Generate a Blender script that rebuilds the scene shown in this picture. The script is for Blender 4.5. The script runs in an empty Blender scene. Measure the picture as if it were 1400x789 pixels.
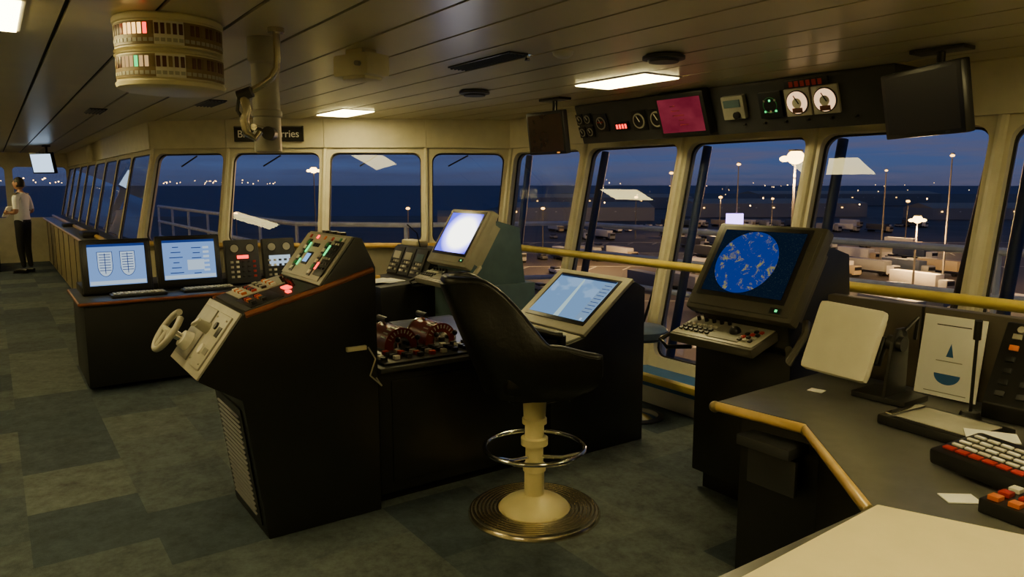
import bpy, bmesh, math, random
from mathutils import Matrix, Vector
random.seed(7)
scene=bpy.context.scene
V=Vector
# ------------------------------------------------------------------ materials
def nt(name):
    m=bpy.data.materials.new(name); m.use_nodes=True
    n=m.node_tree; n.nodes.clear()
    o=n.nodes.new('ShaderNodeOutputMaterial')
    return m,n,o
def pm(name,col,rough=.5,metal=0,var=.12,scale=9,bump=0,coat=0):
    m,n,o=nt(name); N=n.nodes.new; L=n.links.new
    b=N('ShaderNodeBsdfPrincipled'); L(b.outputs[0],o.inputs[0])
    tc=N('ShaderNodeTexCoord'); no=N('ShaderNodeTexNoise'); no.inputs['Scale'].default_value=scale; no.inputs['Detail'].default_value=5
    L(tc.outputs['Object'],no.inputs['Vector'])
    r=N('ShaderNodeValToRGB'); L(no.outputs['Fac'],r.inputs[0])
    r.color_ramp.elements[0].position=.3; r.color_ramp.elements[1].position=.7
    r.color_ramp.elements[0].color=(*[c*(1-var) for c in col],1)
    r.color_ramp.elements[1].color=(*[min(1,c*(1+var)) for c in col],1)
    L(r.outputs[0],b.inputs['Base Color'])
    b.inputs['Roughness'].default_value=rough; b.inputs['Metallic'].default_value=metal
    if coat: b.inputs['Coat Weight'].default_value=coat
    if bump:
        bp=N('ShaderNodeBump'); bp.inputs['Strength'].default_value=bump; bp.inputs['Distance'].default_value=.01
        L(no.outputs['Fac'],bp.inputs['Height']); L(bp.outputs[0],b.inputs['Normal'])
    return m
def em(name,col,s=1):
    m,n,o=nt(name); e=n.nodes.new('ShaderNodeEmission'); e.inputs[0].default_value=(*col,1); e.inputs[1].default_value=s
    n.links.new(e.outputs[0],o.inputs[0]); return m
blk=pm('console_black',(.011,.0112,.0125),.40,0,.15,6)
blk2=pm('plastic_black',(.009,.009,.010),.33)
lea=pm('leather_black',(.006,.006,.007),.36,0,.3,30,.3)
dgr=pm('dark_grey',(.036,.037,.040),.45)
deskg=pm('desk_laminate',(.11,.108,.10),.28,0,.15,14)
grey=pm('panel_grey',(.26,.25,.21),.4)
lgrey=pm('panel_light',(.40,.38,.31),.4)
teal=pm('console_teal',(.07,.115,.135),.4)
cream=pm('cream_paint',(.70,.63,.41),.42,0,.06)
post=pm('window_paint',(.66,.61,.45),.4,0,.06)
gask=pm('gasket',(.02,.02,.022),.6)
ceilm=pm('ceiling_panel',(.60,.53,.32),.30,0,.05,2)
gap=pm('ceiling_gap',(.02,.018,.012),.8)
wood=pm('wood_trim',(.23,.065,.02),.35,0,.3,12,0,.3)
woodl=pm('wood_pale',(.66,.42,.10),.35,0,.15,12,0,.3)
railm=pm('rail_yellow',(.70,.54,.10),.38,0,.12)
chrome=pm('chrome',(.75,.75,.72),.14,1,.05)
alu=pm('ribbed_alu',(.70,.64,.50),.25,1,.08); alud=pm('ribbed_groove',(.16,.15,.12),.5,.6)
brass=pm('brass',(.55,.42,.18),.3,1,.1)
pipem=pm('pipe_metal',(.50,.45,.33),.25,.8,.1)
ivory=pm('ivory_enamel',(.88,.76,.40),.30,0,.05)
white=pm('white_plastic',(.75,.72,.62),.4,0,.04)
paper=pm('paper',(.90,.90,.86),.7,0,.03)
redm=pm('red_plastic',(.45,.03,.02),.35)
redbr=pm('red_brown',(.24,.03,.02),.3)
orangem=pm('orange_plastic',(.7,.18,.03),.4)
bluem=pm('blue_ink',(.03,.13,.35),.5)
bluef=pm('blue_frame',(.02,.04,.12),.5)
btng=pm('button_green',(.03,.25,.10),.4)
cellm=pm('annunciator_cell',(.22,.15,.06),.4); cellb=pm('annunciator_brown',(.10,.03,.015),.4)
e_red=em('led_red',(1,.03,.02),4); e_grn=em('led_green',(.05,1,.25),1.6); e_wht=em('lamp_cell',(1,.55,.16),3.2)
e_cell=em('lamp_cell_dim',(1,.62,.25),.8)
e_amb=em('led_amber',(1,.35,.05),1.2); e_blu=em('lcd_blue',(.25,.5,1),1.2)
e_dim=em('dial_glow',(1,.62,.32),1.6)
e_lamp=em('ceiling_diffuser',(1,.82,.34),29)
def glassm():
    m,n,o=nt('window_glass'); N=n.nodes.new; L=n.links.new
    t=N('ShaderNodeBsdfTransparent'); t.inputs[0].default_value=(.93,.96,1,1)
    g=N('ShaderNodeBsdfGlossy'); g.inputs['Roughness'].default_value=.01
    f=N('ShaderNodeFresnel'); f.inputs[0].default_value=1.5
    mx=N('ShaderNodeMixShader'); L(f.outputs[0],mx.inputs[0]); L(t.outputs[0],mx.inputs[1]); L(g.outputs[0],mx.inputs[2]); L(mx.outputs[0],o.inputs[0])
    return m
glass=glassm()
def carpet():
    m,n,o=nt('carpet_tiles'); N=n.nodes.new; L=n.links.new
    b=N('ShaderNodeBsdfPrincipled'); b.inputs['Roughness'].default_value=.85; L(b.outputs[0],o.inputs[0])
    tc=N('ShaderNodeTexCoord'); mp=N('ShaderNodeMapping'); mp.inputs['Scale'].default_value=(1.6,2.0,1); mp.inputs['Location'].default_value=(.3,.15,0); L(tc.outputs['Object'],mp.inputs[0])
    s=N('ShaderNodeSeparateXYZ'); L(mp.outputs[0],s.inputs[0])
    fy=N('ShaderNodeMath'); fy.operation='FLOOR'; L(s.outputs[1],fy.inputs[0])
    h=N('ShaderNodeMath'); h.operation='MULTIPLY'; h.inputs[1].default_value=.5; L(fy.outputs[0],h.inputs[0])
    ax=N('ShaderNodeMath'); ax.operation='ADD'; L(s.outputs[0],ax.inputs[0]); L(h.outputs[0],ax.inputs[1])
    fx=N('ShaderNodeMath'); fx.operation='FLOOR'; L(ax.outputs[0],fx.inputs[0])
    c=N('ShaderNodeCombineXYZ'); L(fx.outputs[0],c.inputs[0]); L(fy.outputs[0],c.inputs[1])
    w=N('ShaderNodeTexWhiteNoise'); w.noise_dimensions='2D'; L(c.outputs[0],w.inputs['Vector'])
    r=N('ShaderNodeValToRGB'); r.color_ramp.interpolation='CONSTANT'; L(w.outputs['Value'],r.inputs[0])
    cs=[(0,(.042,.064,.083)),(.2,(.078,.102,.112)),(.42,(.112,.134,.132)),(.62,(.062,.086,.102)),(.76,(.095,.118,.122)),(.9,(.048,.07,.088))]
    e=r.color_ramp.elements
    e[0].color=(*cs[0][1],1); e[1].position=cs[1][0]; e[1].color=(*cs[1][1],1)
    for p,k in cs[2:]:
        q=e.new(p); q.color=(*k,1)
    no=N('ShaderNodeTexNoise'); no.inputs['Scale'].default_value=9; no.inputs['Detail'].default_value=10; no.inputs['Roughness'].default_value=.8; L(tc.outputs['Object'],no.inputs['Vector'])
    mr=N('ShaderNodeMapRange'); mr.inputs[1].default_value=.3; mr.inputs[2].default_value=.7; mr.inputs[3].default_value=.4; mr.inputs[4].default_value=1.5; L(no.outputs['Fac'],mr.inputs[0])
    mx=N('ShaderNodeVectorMath'); mx.operation='SCALE'; L(r.outputs[0],mx.inputs[0]); L(mr.outputs[0],mx.inputs['Scale'])
    L(mx.outputs[0],b.inputs['Base Color'])
    n2=N('ShaderNodeTexNoise'); n2.inputs['Scale'].default_value=250; L(tc.outputs['Object'],n2.inputs['Vector'])
    bp=N('ShaderNodeBump'); bp.inputs['Strength'].default_value=.4; bp.inputs['Distance'].default_value=.004; L(n2.outputs['Fac'],bp.inputs['Height']); L(bp.outputs[0],b.inputs['Normal'])
    return m
carp=carpet()
def radarm():
    m,n,o=nt('radar_screen'); N=n.nodes.new; L=n.links.new
    tc=N('ShaderNodeTexCoord'); mp=N('ShaderNodeMapping'); mp.inputs['Location'].default_value=(-.42*1.3,-.5,0); mp.inputs['Scale'].default_value=(1.3,1,1); L(tc.outputs['UV'],mp.inputs[0])
    ln=N('ShaderNodeVectorMath'); ln.operation='LENGTH'; L(mp.outputs[0],ln.inputs[0])
    lt=N('ShaderNodeMath'); lt.operation='LESS_THAN'; lt.inputs[1].default_value=.485; L(ln.outputs['Value'],lt.inputs[0])
    no=N('ShaderNodeTexNoise'); no.inputs['Scale'].default_value=6.5; no.inputs['Detail'].default_value=12; no.inputs['Roughness'].default_value=.78; no.inputs['Distortion'].default_value=.5; L(mp.outputs[0],no.inputs['Vector'])
    r=N('ShaderNodeValToRGB'); L(no.outputs['Fac'],r.inputs[0]); e=r.color_ramp.elements
    e[0].position=.535; e[0].color=(.003,.022,.19,1); e[1].position=.60; e[1].color=(.20,.18,.05,1)
    n2=N('ShaderNodeTexNoise'); n2.inputs['Scale'].default_value=60; mp2=N('ShaderNodeMapping'); mp2.inputs['Scale'].default_value=(1,1.4,1); L(tc.outputs['UV'],mp2.inputs[0]); L(mp2.outputs[0],n2.inputs['Vector'])
    g=N('ShaderNodeMath'); g.operation='GREATER_THAN'; g.inputs[1].default_value=.66; L(n2.outputs['Fac'],g.inputs[0])
    mx0=N('ShaderNodeMix'); mx0.data_type='RGBA'; L(g.outputs[0],mx0.inputs[0]); mx0.inputs[6].default_value=(.002,.006,.014,1); mx0.inputs[7].default_value=(.02,.035,.04,1)
    mx=N('ShaderNodeMix'); mx.data_type='RGBA'; L(lt.outputs[0],mx.inputs[0]); L(mx0.outputs[2],mx.inputs[6]); L(r.outputs[0],mx.inputs[7])
    em_=N('ShaderNodeEmission'); em_.inputs[1].default_value=1.25; L(mx.outputs[2],em_.inputs[0]); L(em_.outputs[0],o.inputs[0]); return m
radar=radarm()
def noisescreen(name,c0,c1,scale,p0,p1,s):
    m,n,o=nt(name); N=n.nodes.new; L=n.links.new
    tc=N('ShaderNodeTexCoord'); no=N('ShaderNodeTexNoise'); no.inputs['Scale'].default_value=scale; no.inputs['Detail'].default_value=3; L(tc.outputs['UV'],no.inputs['Vector'])
    r=N('ShaderNodeValToRGB'); L(no.outputs['Fac'],r.inputs[0]); e=r.color_ramp.elements; e[0].position=p0; e[1].position=p1; e[0].color=(*c0,1); e[1].color=(*c1,1)
    em_=N('ShaderNodeEmission'); em_.inputs[1].default_value=s; L(r.outputs[0],em_.inputs[0]); L(em_.outputs[0],o.inputs[0]); return m
def radialscreen(name,s):
    m,n,o=nt(name); N=n.nodes.new; L=n.links.new
    tc=N('ShaderNodeTexCoord'); mp=N('ShaderNodeMapping'); mp.inputs['Location'].default_value=(-.6,-.5,0); L(tc.outputs['UV'],mp.inputs[0])
    ln=N('ShaderNodeVectorMath'); ln.operation='LENGTH'; L(mp.outputs[0],ln.inputs[0])
    r=N('ShaderNodeValToRGB'); L(ln.outputs['Value'],r.inputs[0]); e=r.color_ramp.elements; e[0].position=.36; e[0].color=(1,1,.88,1); e[1].position=.60; e[1].color=(.03,.03,.35,1)
    q=e.new(.46); q.color=(.30,.28,.95,1)
    em_=N('ShaderNodeEmission'); em_.inputs[1].default_value=s; L(r.outputs[0],em_.inputs[0]); L(em_.outputs[0],o.inputs[0]); return m
chartm=noisescreen('chart_screen',(.18,.34,.60),(.28,.46,.72),1.2,.52,.54,1.0)
brightm=radialscreen('bright_screen',5)
e_mag=noisescreen('magenta_screen',(.17,.012,.028),(.28,.03,.05),1.6,.35,.65,.75)
monm=em('monitor_page',(.26,.48,1),.8); monl=em('monitor_line',(.03,.08,.40),.5); monw=em('monitor_white',(.62,.80,1),.85)
# ------------------------------------------------------------------ geometry group
class G:
    def __init__(s,name): s.name=name; s.bm=bmesh.new(); s.uv=s.bm.loops.layers.uv.new('UVMap'); s.mats=[]
    def mi(s,m):
        if m not in s.mats: s.mats.append(m)
        return s.mats.index(m)
    def raw(s,verts,faces,mat,M=None,uvs=None):
        vs=[s.bm.verts.new((M@V(v)) if M else V(v)) for v in verts]; k=s.mi(mat)
        for f in faces:
            if len(set(f))<3: continue
            try: fc=s.bm.faces.new([vs[i] for i in f])
            except ValueError: continue
            fc.material_index=k; fc.smooth=True
            if uvs:
                for lp,i in zip(fc.loops,f): lp[s.uv].uv=uvs[i]
    def merge(s,b,mat,M=None):
        b.verts.index_update(); b.verts.ensure_lookup_table()
        s.raw([v.co.copy() for v in b.verts],[[v.index for v in f.verts] for f in b.faces],mat,M); b.free()
    def box(s,c,d,mat,M=None,bev=0,rz=0,rx=0,ry=0):
        b=bmesh.new(); bmesh.ops.create_cube(b,size=1); bmesh.ops.scale(b,vec=V(d),verts=b.verts)
        if bev: bmesh.ops.bevel(b,geom=b.edges[:],offset=min(bev,min(d)*.45),segments=2,profile=.6,affect='EDGES')
        R=Matrix.Translation(V(c))@Matrix.Rotation(rz,4,'Z')@Matrix.Rotation(ry,4,'Y')@Matrix.Rotation(rx,4,'X')
        s.merge(b,mat,(M@R) if M else R)
    def b2(s,x0,x1,y0,y1,z0,z1,mat,bev=0): s.box(((x0+x1)/2,(y0+y1)/2,(z0+z1)/2),(abs(x1-x0),abs(y1-y0),abs(z1-z0)),mat,None,bev)
    def prism(s,prof,x0,x1,mat,bev=0,M=None):
        b=bmesh.new(); a=[b.verts.new((x0,p[0],p[1])) for p in prof]; c=[b.verts.new((x1,p[0],p[1])) for p in prof]; n=len(prof)
        b.faces.new(a); b.faces.new(c[::-1])
        for i in range(n): b.faces.new([a[i],c[i],c[(i+1)%n],a[(i+1)%n]])
        bmesh.ops.recalc_face_normals(b,faces=b.faces)
        if bev: bmesh.ops.bevel(b,geom=b.edges[:],offset=bev,segments=2,profile=.6,affect='EDGES')
        s.merge(b,mat,M)
    def poly(s,pts,z0,z1,mat,bev=0):
        b=bmesh.new(); a=[b.verts.new((p[0],p[1],z0)) for p in pts]; c=[b.verts.new((p[0],p[1],z1)) for p in pts]; n=len(pts)
        b.faces.new(a[::-1]); b.faces.new(c)
        for i in range(n): b.faces.new([a[i],a[(i+1)%n],c[(i+1)%n],c[i]])
        bmesh.ops.recalc_face_normals(b,faces=b.faces)
        if bev: bmesh.ops.bevel(b,geom=b.edges[:],offset=bev,segments=2,profile=.6,affect='EDGES')
        s.merge(b,mat)
    def cyl(s,p0,p1,r,mat,r2=None,seg=24,M=None):
        p0=V(p0);p1=V(p1); r2=r if r2 is None else r2; d=(p1-p0).normalized()
        u=d.orthogonal().normalized(); w=d.cross(u); vs=[];fs=[]
        for k in range(seg):
            a=2*math.pi*k/seg; q=u*math.cos(a)+w*math.sin(a); vs+= [p0+q*r,p1+q*r2]
        for k in range(seg):
            j=(k+1)%seg; fs.append([2*k,2*j,2*j+1,2*k+1])
        fs.append([2*k for k in range(seg)][::-1]); fs.append([2*k+1 for k in range(seg)])
        s.raw(vs,fs,mat,M)
    def lathe(s,prof,c,mat,seg=40,M=None):
        vs=[];fs=[];n=len(prof)
        for k in range(seg):
            a=2*math.pi*k/seg
            for r,z in prof: vs.append((c[0]+r*math.cos(a),c[1]+r*math.sin(a),c[2]+z))
        for k in range(seg):
            j=(k+1)%seg
            for i in range(n-1): fs.append([k*n+i,j*n+i,j*n+i+1,k*n+i+1])
        s.raw(vs,fs,mat,M)
    def tube(s,pts,r,mat,seg=10,closed=False,M=None):
        pts=[V(p) for p in pts]; n=len(pts); vs=[];fs=[]; u=None
        rs=r if isinstance(r,(list,tuple)) else [r]*n
        for i,p in enumerate(pts):
            a=pts[(i-1)%n] if (closed or i>0) else p; b=pts[(i+1)%n] if (closed or i<n-1) else p
            d=(b-a).normalized()
            if u is None: u=d.orthogonal().normalized()
            u=(u-d*u.dot(d)).normalized(); w=d.cross(u)
            for k in range(seg):
                t=2*math.pi*k/seg; vs.append(p+(u*math.cos(t)+w*math.sin(t))*rs[i])
        for i in range(n if closed else n-1):
            j=(i+1)%n
            for k in range(seg): l=(k+1)%seg; fs.append([i*seg+k,i*seg+l,j*seg+l,j*seg+k])
        if not closed: fs.append(list(range(seg))[::-1]); fs.append([(n-1)*seg+k for k in range(seg)])
        s.raw(vs,fs,mat,M)
    def torus(s,c,R,r,mat,M=None,n=40): s.tube([(c[0]+R*math.cos(2*math.pi*k/n),c[1]+R*math.sin(2*math.pi*k/n),c[2]) for k in range(n)],r,mat,10,True,M)
    def quad(s,M,w,h,mat,off=0,cx=0,cy=0):
        s.raw([(cx-w/2,cy-h/2,off),(cx+w/2,cy-h/2,off),(cx+w/2,cy+h/2,off),(cx-w/2,cy+h/2,off)],[[0,1,2,3]],mat,M,[(0,0),(1,0),(1,1),(0,1)])
    def ball(s,c,r,mat,M=None,sc=(1,1,1),seg=16,rz=0):
        b=bmesh.new(); bmesh.ops.create_uvsphere(b,u_segments=seg,v_segments=seg//2+2,radius=r); bmesh.ops.scale(b,vec=V(sc),verts=b.verts)
        T=Matrix.Translation(V(c))@Matrix.Rotation(rz,4,'Z'); s.merge(b,mat,(M@T) if M else T)
    def grid(s,M,u0,v0,nu,nv,du,dv,sz,mats,h=.008,off=0):
        for i in range(nu):
            for j in range(nv):
                m=mats[(i*3+j*5)%len(mats)] if len(mats)>1 else mats[0]
                s.box((u0+i*du,v0+j*dv,off+h/2),(sz[0],sz[1],h),m,M,.0015)
    def knob(s,M,u,v,r,mat,h=.02): s.cyl((u,v,0),(u,v,h),r,mat,r*.8,14,M)
    def done(s):
        me=bpy.data.meshes.new(s.name); vs=[v.co for v in s.bm.verts]
        lo=V((min(v.x for v in vs),min(v.y for v in vs),min(v.z for v in vs))); hi=V((max(v.x for v in vs),max(v.y for v in vs),max(v.z for v in vs)))
        c=V(((lo.x+hi.x)/2,(lo.y+hi.y)/2,lo.z)); bmesh.ops.translate(s.bm,vec=-c,verts=s.bm.verts)
        bmesh.ops.remove_doubles(s.bm,verts=s.bm.verts,dist=1e-6)
        s.bm.to_mesh(me); s.bm.free()
        for m in s.mats: me.materials.append(m)
        me.set_sharp_from_angle(angle=math.radians(38))
        o=bpy.data.objects.new(s.name,me); o.location=c; scene.collection.objects.link(o); return o
def FR(o,u,v):
    u=V(u).normalized(); v=V(v).normalized(); n=u.cross(v).normalized(); v=n.cross(u)
    return Matrix(((u.x,v.x,n.x,o[0]),(u.y,v.y,n.y,o[1]),(u.z,v.z,n.z,o[2]),(0,0,0,1)))
def face(p0,p1,xc,off=.002):
    v=V((0,p1[0]-p0[0],p1[1]-p0[1])); M=FR((xc,(p0[0]+p1[0])/2,(p0[1]+p1[1])/2),(1,0,0),v); return M@Matrix.Translation((0,0,off)),v.length
C5,S5=math.cos(math.radians(55)),math.sin(math.radians(55))
def W(X,Y,z=0): return V((C5*X-S5*Y,S5*X+C5*Y,z))

# ------------------------------------------------------------------ room shell
CZ=2.32; YB=4.13
front=[(2.6,4.57),(1.5,4.57),(.4,4.57),(-.72,4.57),(-1.84,4.57),(-2.97,4.57),(-4.12,4.57),(-5.32,4.57),(-6.53,4.57)]
frontb=[(x,YB) for x,_ in front[:-1]]+[(-6.28,YB)]
diag=[(-6.53,4.57),(-6.95,3.77),(-7.50,2.885),(-8.18,2.09),(-8.91,1.49)]
diagb=[(-6.28,YB),(-6.57,3.55),(-7.15,2.62),(-7.87,1.77),(-8.75,1.05)]
wx=[-8.91-1.25*i for i in range(9)]
wing=[(wx[0],1.49)]+[(x,1.47) for x in wx[1:]]
wingb=[(-8.75,1.05)]+[(x,1.03) for x in wx[1:]]
XE=wx[-1]
fl=G('floor'); fl.poly([(2.6,-3),(2.6,4.2),(-6.32,4.2)]+[(p[0]-.02,p[1]+.03) for p in diagb[1:]]+[(XE,1.1),(XE,-3)],-.06,0,carp); fl.done()
ce=G('ceiling')
ce.poly([(2.6,-3),(2.6,4.6),(-6.55,4.6)]+[(p[0]-.03,p[1]+.03) for p in diag[1:]]+[(XE,1.5),(XE,-3)],CZ+.012,CZ+.06,gap)
def xdiag(y):
    if y<=1.49: return XE
    for a,b in zip(diag[:-1],diag[1:]):
        if b[1]<=y<=a[1]:
            t=(y-b[1])/(a[1]-b[1]); return b[0]+(a[0]-b[0])*t
    return diag[0][0]
y=-3.0
while y<4.55:
    y1=min(y+.282,4.57); ce.poly([(2.6,y),(2.6,y1),(xdiag(y1-.01),y1),(xdiag(y+.01),y)],CZ,CZ+.02,ceilm); y+=.3
ce.done()
def framepanel(g,A,B,Cc,D,ml,mr,mb,mt,rad,mat,th=.05,outer=None):
    A,B,Cc,D=map(V,(A,B,Cc,D)); w=((B-A).length+(Cc-D).length)/2; h=((D-A).length+(Cc-B).length)/2
    P=lambda s,t:(A*(1-s/w)+B*(s/w))*(1-t/h)+(D*(1-s/w)+Cc*(s/w))*(t/h)
    n=(B-A).cross(D-A).normalized()
    o=outer or (0,0,0,0); X0,X1,Y0,Y1=o[0],w-o[1],o[2],h-o[3]
    x0,x1,y0,y1=ml,w-mr,mb,h-mt; inn=[];out=[]
    for cx,cy,a0,ox,oy in ((x1-rad,y0+rad,-90,X1,Y0),(x1-rad,y1-rad,0,X1,Y1),(x0+rad,y1-rad,90,X0,Y1),(x0+rad,y0+rad,180,X0,Y0)):
        for k in range(6):
            a=math.radians(a0+90*k/5); inn.append((cx+rad*math.cos(a),cy+rad*math.sin(a))); out.append((ox,oy))
    N_=len(inn); vs=[];fs=[]
    for s_ in (0,th):
        vs+=[P(*q)-n*s_ for q in inn]; vs+=[P(*q)-n*s_ for q in out]
    for i in range(N_):
        j=(i+1)%N_
        fs.append([i,j,N_+j,N_+i]); fs.append([2*N_+i,3*N_+i,3*N_+j,2*N_+j]); fs.append([i,2*N_+i,2*N_+j,j]); fs.append([N_+i,N_+j,3*N_+j,3*N_+i])
    b=bmesh.new(); bv=[b.verts.new(v) for v in vs]
    for f in fs: b.faces.new([bv[i] for i in f])
    bmesh.ops.remove_doubles(b,verts=b.verts,dist=1e-5); bmesh.ops.dissolve_degenerate(b,edges=b.edges,dist=1e-5); bmesh.ops.recalc_face_normals(b,faces=b.faces)
    g.merge(b,mat); return P,n,(x0,x1,y0,y1),w,h
win_n=0
def wallrun(name,top,bot,sill,mg,rib,th):
    global win_n
    g=G(name); ZT=2.0
    for i in range(len(top)-1):
        a=V((*bot[i+1],0)); b=V((*bot[i],0)); c=V((*top[i],ZT+.04)); d=V((*top[i+1],ZT+.04))
        P,n,(x0,x1,y0,y1),w,h=framepanel(g,a,b,c,d,mg,mg,sill,.06,.09,post,th)
        win_n+=1; gg=G('window_%d'%win_n); gd=th*.6
        vs=[P(x0-.01,y0-.01)-n*gd,P(x1+.01,y0-.01)-n*gd,P(x1+.01,y1+.01)-n*gd,P(x0-.01,y1+.01)-n*gd]
        gg.raw(vs,[[0,1,2,3]],glass)
        a2,b2_,c2,d2=[P(*q)-n*(gd-.014) for q in ((x0,y0),(x1,y0),(x1,y1),(x0,y1))]
        framepanel(gg,a2,b2_,c2,d2,.011,.011,.011,.011,.085,gask,.012,(-.004,-.004,-.004,-.004))
        if name=='wall_front':
            p0=P(x1-.10,y0+.2)-n*.13; p1=P(x1-.04,y1-.02)-n*.16; gg.tube([p0,p1],.02,gask)
            q=P(x1-.16,y0+.15)-n*.11; gg.tube([q,P(x1-.05,y0+.75)-n*.11],.012,gask)
            gg.tube([P(x0+.06,y0)-n*.15,P(x0+.06,y1)-n*.15],.035,bluef)
        elif name=='wall_diagonal':
            gg.tube([P(x1*.5+x0*.5,y1)-n*.12,P(x1*.5+x0*.5-.18,y1-.12)-n*.1],.008,gask)
        gg.done()
        tt,uu=V((*top[i],0)),V((*top[i+1],0)); inward=V((n.x,n.y,0)).normalized()
        t2,u2=tt-inward*.1,uu-inward*.1; t3,u3=tt+inward*.04,uu+inward*.04
        g.poly([tuple(u3[:2]),tuple(t3[:2]),tuple(t2[:2]),tuple(u2[:2])],ZT+.03,CZ+.01,post)
    for i in range(len(top)):
        p0=V((*bot[i],.02)); p1=V((*top[i],ZT+.03)); g.tube([p0,p1],rib,post,8)
    g.done()
wallrun('wall_front',front,frontb,.32,.055,.03,.10)
wallrun('wall_diagonal',diag,diagb,1.07,.055,.025,.09)
wallrun('wall_wing',wing,wingb,1.0,.045,.008,.025)
t=G('trim_sill')
for tp,bt,z in ((diag,diagb,1.04),(wing,wingb,.985)):
    for i in range(len(tp)-1):
        f=z/2.0; A=V((*bt[i],z)).lerp(V((*tp[i],z)),f); B=V((*bt[i+1],z)).lerp(V((*tp[i+1],z)),f)
        d=(B-A).normalized(); n=V((-d.y,d.x,0)); n=n if n.y<0 or n.x>.3 else -n
        if n.y>0: n=-n
        C_=A+n*.16; D_=B+n*.16
        t.poly([A[:2],B[:2],D_[:2],C_[:2]],z-.02,z+.015,dgr); t.tube([C_,D_],.026,woodl,8)
t.done()
t=G('baseboard_front'); t.b2(-6.2,2.6,3.98,YB,0,.15,white,.01); t.b2(-6.2,2.6,3.94,YB-.03,.15,.19,bluem); t.b2(-6.2,2.6,3.90,3.97,.19,.24,railm,.01); t.b2(-6.2,2.6,3.97,YB+.06,.19,.23,bluem); t.done()
t=G('wall_back'); t.b2(XE,2.6,-3.1,-3.0,0,CZ,cream); t.done()
t=G('wall_starboard'); t.b2(2.6,2.7,-3.1,4.6,0,CZ,cream); t.done()
t=G('wall_port')
P_=[(XE,1.47),(XE,.35),(XE,-.8),(XE,-1.9),(XE,-3.0)]
for i in range(4):
    a,b=V((*P_[i+1],0)),V((*P_[i],0)); framepanel(t,a,b,b+V((0,0,CZ)),a+V((0,0,CZ)),.07,.07,.95,.3,.08,post,.1)
    t.raw([a+V((-.05,0,.9)),b+V((-.05,0,.9)),b+V((-.05,0,2.1)),a+V((-.05,0,2.1))],[[0,1,2,3]],glass)
t.done()
h=G('handrail'); h.tube([(-6.15,3.99,1.07),(2.55,4.01,1.07)],.030,railm,12)
for x,_ in front[1:-1]: h.tube([(x,4.0,1.07),(x,4.3,1.05)],.014,railm)
h.done()

# ------------------------------------------------------------------ ceiling fittings
for cx,cy in ((-3.64,3.45),(-6.72,2.79),(-3.66,.0),(-6.75,-.45),(-.6,1.55),(-.4,3.5),(-3.6,-2.0),(-10.2,-.5),(-13.4,-.5),(-16.4,-.5),(-.8,-1.6)):
    g=G('ceiling_light'); g.box((cx,cy,CZ-.003),(.68,.33,.008),white,None,.002); g.box((cx,cy,CZ-.009),(.65,.30,.008),e_lamp,None,.002); g.done()
for c,l,w_ in (((-3.95+.46,2.27),.62,.12),((-6.55,1.55),.5,.14),((-7.85,.85),.5,.14)):
    g=G('ceiling_vent'); g.box((c[0],c[1],CZ-.004),(l,w_,.01),blk2,None,.003)
    for k in range(5): g.box((c[0],c[1]-w_/2+w_*(k+.5)/5,CZ-.012),(l*.95,.006,.012),dgr,None,0,0,.5)
    g.done()
for X,Y,r in ((.79,3.98,.11),(-.27,5.46,.11)):
    p=W(X,Y); g=G('ceiling_speaker'); g.lathe([(0,-.04),(r*.7,-.04),(r*.75,-.028),(r,-.025),(r,-.01),(r*.8,0),(0,0)],(p.x,p.y,CZ),dgr); g.done()
p=W(.08,3.98); g=G('ceiling_sprinkler'); g.lathe([(0,-.03),(.015,-.03),(.01,-.015),(.03,-.004),(.03,0)],(p.x,p.y,CZ),chrome,16); g.done()
p=W(.26,3.9); g=G('smoke_detector'); g.lathe([(0,-.03),(.03,-.03),(.05,-.015),(.055,0)],(p.x,p.y,CZ),white,24); g.done()
p=W(-.76,3.85); g=G('ceiling_camera_unit'); g.box((p.x,p.y,CZ-.08),(.25,.16,.11),cream,None,.02,math.radians(20)); g.box((p.x,p.y,CZ-.02),(.12,.10,.04),cream,None,.004,math.radians(20)); g.box((p.x+.01,p.y,CZ-.14),(.16,.12,.02),cream,None,.006,math.radians(20)); g.cyl((p.x+.09,p.y-.05,CZ-.08),(p.x+.12,p.y-.08,CZ-.085),.012,grey); g.done()
# indicator drum
p=W(-1.43,3.2); g=G('rudder_indicator_drum')
g.lathe([(0,-.285),(.19,-.285),(.208,-.277),(.212,-.262),(.205,-.255),(.205,-.155),(.212,-.151),(.19,-.147),(.19,-.139),(.212,-.135),(.205,-.131),(.205,-.03),(.212,-.026),(.212,-.008),(.205,0),(0,0)],(p.x,p.y,CZ),cream,56)
base=math.atan2(-p.y,-p.x)
for tier in (0,1):
    z=CZ-.080-.125*tier
    for k in range(-13,14):
        a=base+k*.105; R=.207
        M=Matrix.Translation((p.x+R*math.cos(a),p.y+R*math.sin(a),z))@Matrix.Rotation(a,4,'Z')
        if k in(-13,13): continue
        g.box((0,0,0),(.006,.0225,.088),cellm if abs(k)>2 else white,M)
        m=cellb if (k*7)%3 else cellm
        if tier==0 and k in(-8,-7,-6,-5): m=e_wht
        elif tier==0 and k==-9: m=redm
        elif tier==0 and k==-4: m=e_red
        elif tier==1 and k==-6: m=e_grn
        elif tier==1 and k in(-9,-8,-7,-5,-4): m=e_cell
        g.box((.003,0,.015),(.004,.015,.042),m,M,.001); g.box((.003,0,-.028),(.004,.016,.014),lgrey,M)
g.done()
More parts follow.
